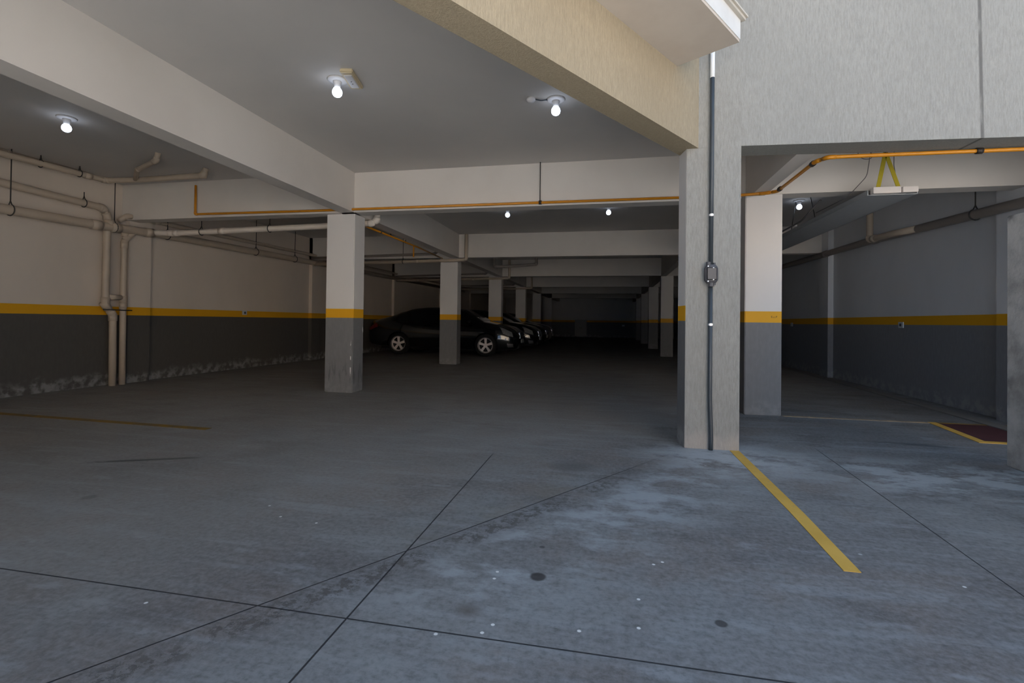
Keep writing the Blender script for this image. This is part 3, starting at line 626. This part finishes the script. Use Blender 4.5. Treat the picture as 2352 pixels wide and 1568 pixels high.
def surf(x, v):
    p = ring(x); i = min(int(v), len(p)-2); f = v-i; return Vector((x, lerp(p[i][0], p[i+1][0], f), lerp(p[i][1], p[i+1][1], f)))
def patch(parent, name, mat, corners, nx=8, nv=6, off=.006, side=-1, label=None, both=False):
    """part of the body surface lifted off it; corners: function (a,b in 0..1) -> (x, v)"""
    b = B()
    for s in ((-1, 1) if both else (side,)):
        G = []
        for i in range(nx+1):
            row = []
            for j in range(nv+1):
                x, v = corners(i/nx, j/nv); p = surf(x, v); e_ = .004
                du = surf(x+e_, v)-surf(x-e_, v); dv = surf(x, min(v+.02, 12.99))-surf(x, max(v-.02, 0)); nn = du.cross(dv)
                nn = nn.normalized() if nn.length > 1e-9 else Vector((0, 1, 0))
                if nn.y < 0 and abs(nn.y) > .2: nn = -nn
                if nn.z < 0 and abs(nn.y) <= .2: nn = -nn
                q = p+nn*off; row.append(b.verts.new((q.x, q.y*s, q.z)))
            G.append(row)
        for i in range(nx):
            for j in range(nv): b.faces.new((G[i][j], G[i+1][j], G[i+1][j+1], G[i][j+1]))
    return link(name, b, mat, parent, True, label)
def quad(x0a, x1a, va, x0b, x1b, vb):
    return lambda a, c_: (lerp(lerp(x0a, x1a, a), lerp(x0b, x1b, a), c_), lerp(va, vb, c_))
WR, WF = -1.307, 1.460
def make_car(label, mat):
    t = empty('parked_car', (0, 0, 0), label, 'car', 'cars parked nose out on the left')
    b = B(); NX = 72; rows = []
    for i in range(NX+1):
        x = -2.41+4.82*i/NX; P = ring(x); full = [(-y, z) for y, z in P[::-1][:-1]] + P[:-1]
        # ring: roof centre left side down, then bottom to the right side up
        full = [(-y, z) for (y, z) in P[:0:-1]][0:] ; full = [(-y, z) for (y, z) in reversed(P)] + P[1:-1]
        rows.append([b.verts.new((x, y, z)) for y, z in full])
    m_ = len(rows[0])
    for r_, q_ in zip(rows, rows[1:]):
        for k in range(m_): b.faces.new((r_[k], r_[(k+1) % m_], q_[(k+1) % m_], q_[k]))
    b.faces.new(rows[0]); b.faces.new(rows[-1][::-1])
    bmesh.ops.remove_doubles(b, verts=b.verts, dist=1e-5)
    body = link('body', b, mat, t, True)
    c_ = B()
    for wx_ in (WR, WF):
        for s in (-1, 1): lathe(c_, [(.001, s*.62), (.372, s*.62), (.372, s*1.1), (.001, s*1.1)], (wx_, 0, .335), 40, 'y')
    cut = link('cutter', c_, mat); mod = body.modifiers.new('arches', 'BOOLEAN'); mod.object = cut; mod.operation = 'DIFFERENCE'; mod.solver = 'EXACT'
    bpy.context.view_layer.update(); dg_ = bpy.context.evaluated_depsgraph_get(); me = bpy.data.meshes.new_from_object(body.evaluated_get(dg_))
    body.modifiers.clear(); body.data = me; bpy.data.objects.remove(cut, do_unlink=True)
    me.shade_smooth()
    try: me.set_sharp_from_angle(angle=math.radians(38))
    except Exception: pass
    # glass
    patch(t, 'windshield', 'glass', lambda a, c2: (lerp(.66, 1.32, a), lerp(10.6, 13, c2)), 10, 6, .004, both=True)
    patch(t, 'rear_window', 'glass', lambda a, c2: (lerp(-1.78, -1.02, a), lerp(10.6, 13, c2)), 10, 6, .004, both=True)
    for s in (-1, 1):
        patch(t, 'side_window', 'glass', quad(.08, 1.12, 7.35, .08, .52, 9.8), 10, 6, .005, s)
        patch(t, 'side_window', 'glass', quad(-.92, .0, 7.35, -.92, .0, 9.8), 10, 6, .005, s)
        patch(t, 'side_window', 'glass', quad(-1.55, -1.0, 7.45, -1.12, -1.0, 9.7), 6, 6, .005, s)
        hl = patch(t, 'headlight', 'lamp', quad(1.98, 2.27, 5.2, 1.86, 2.22, 7.3), 8, 5, .006, s, 'clear swept-back headlight')
        patch(t, 'fog_light', 'chrome', quad(2.12, 2.28, 2.3, 2.10, 2.26, 3.4), 5, 4, .007, s)
        patch(t, 'tail_light', 'taillamp', quad(-2.34, -2.02, 5.4, -2.36, -2.08, 7.0), 6, 4, .007, s)
        for dx_ in (-.10, .86):
            p = surf(dx_-.28, 6.2); b = B(); tube(b, [(p.x-.08, s*(p.y+.002), p.z), (p.x-.06, s*(p.y+.03), p.z), (p.x+.06, s*(p.y+.03), p.z), (p.x+.08, s*(p.y+.002), p.z)], .012, 8, .02); link('door_handle', b, mat, t, True)
        p = surf(.98, 7.3); b = B(); lathe(b, [(.01, -.055), (.055, -.05), (.072, -.02), (.070, .03), (.045, .055), (.01, .06)], (p.x-.02, s*(p.y+.115), p.z+.07), 16, 'x')
        for v_ in b.verts: v_.co.z = p.z+.07+(v_.co.z-p.z-.07)*.75
        box(b, p.x-.03, p.x+.03, min(s*(p.y-.02), s*(p.y+.09)), max(s*(p.y-.02), s*(p.y+.09)), p.z+.01, p.z+.05); link('wing_mirror', b, mat, t, True)
    # nose: grille, lower intake, plate
    gb = B()
    for q in range(5): box(gb, 2.385-.006*q, 2.425-.006*q, -.42+.02*q, .42-.02*q, .545+.036*q, .560+.036*q)
    link('grille', gb, 'chrome', t)
    gb = B(); box(gb, 2.34, 2.405, -.50, .50, .24, .34, .01); link('lower_intake', gb, 'blackplastic', t)
    gb = B(); box(gb, 2.40, 2.428, -.20, .20, .40, .52, .004); link('number_plate', gb, 'plate', t)
    gb = B(); box(gb, -2.43, -2.39, -.20, .20, .62, .74, .004); link('number_plate', gb, 'plate', t)
    for wx_ in (WR, WF):
        for s in (-1, 1):
            y0 = s*.80
            b = B(); lathe(b, [(.215, -.10), (.30, -.105), (.33, -.085), (.335, -.05), (.335, .05), (.33, .085), (.30, .105), (.215, .10)], (wx_, y0, .335), 40, 'y', True); w_o = link('tyre', b, 'tyre', t, True)
            b = B()
            lathe(b, [(.195, s*.055), (.222, s*.098), (.232, s*.104), (.232, s*.085), (.21, s*.02), (.20, s*.02)], (wx_, y0, .335), 40, 'y', True)
            lathe(b, [(.004, s*.075), (.062, s*.078), (.066, s*.05), (.004, s*.04)], (wx_, y0, .335), 20, 'y')
            for q in range(5):
                a = 2*math.pi*q/5+math.pi/2; ca, sa = math.cos(a), math.sin(a)
                for (r1, w1, r2, w2) in ((.04, .028, .215, .040),):
                    vs = []
                    for yy_ in (s*.070, s*.035):
                        for (rr, ww) in ((r1, -w1), (r1, w1), (r2, w2), (r2, -w2)):
                            vs.append(b.verts.new((wx_+rr*ca-ww*sa, y0+yy_+(s*.022 if rr == r2 else 0), .335+rr*sa+ww*ca)))
                    for f in ((0, 1, 2, 3), (7, 6, 5, 4), (0, 4, 5, 1), (1, 5, 6, 2), (2, 6, 7, 3), (3, 7, 4, 0)): b.faces.new([vs[i] for i in f])
            link('alloy_rim', b, 'rim', w_o, False)
            b = B(); lathe(b, [(.004, s*.02), (.20, s*.02), (.20, -s*.02), (.004, -s*.02)], (wx_, y0, .335), 24, 'y'); link('brake_disc', b, 'blackplastic', w_o)
    b = B(); box(b, -2.0, 2.0, -.60, .60, .17, .40); link('underbody', b, 'blackplastic', t)
    return t
def copy_tree(o_, parent=None):
    c_ = o_.copy(); COL.objects.link(c_); c_.parent = parent
    for ch in o_.children: copy_tree(ch, c_)
    return c_
car = make_car('black sedan nearest of the parked cars, behind the second left column', 'carblack')
car.location = (-5.06, 14.88, 0)
for (x, y, lab, mt) in ((-4.90, 17.75, 'dark blue car beside the nearest black sedan, second in the line', 'carblue'), (-4.95, 20.25, 'black car third in the parked line, only its nose showing', None),
                        (-5.0, 22.75, 'grey car farthest in the parked line, its pale nose catching light', 'carsilver')):
    c2 = copy_tree(car); c2.location = (x, y, 0); c2['label'] = lab
    if mt:
        for ch in c2.children:
            if ch.data.materials and ch.data.materials[0] == M['carblack']:
                ch.data = ch.data.copy(); ch.data.materials[0] = M[mt]
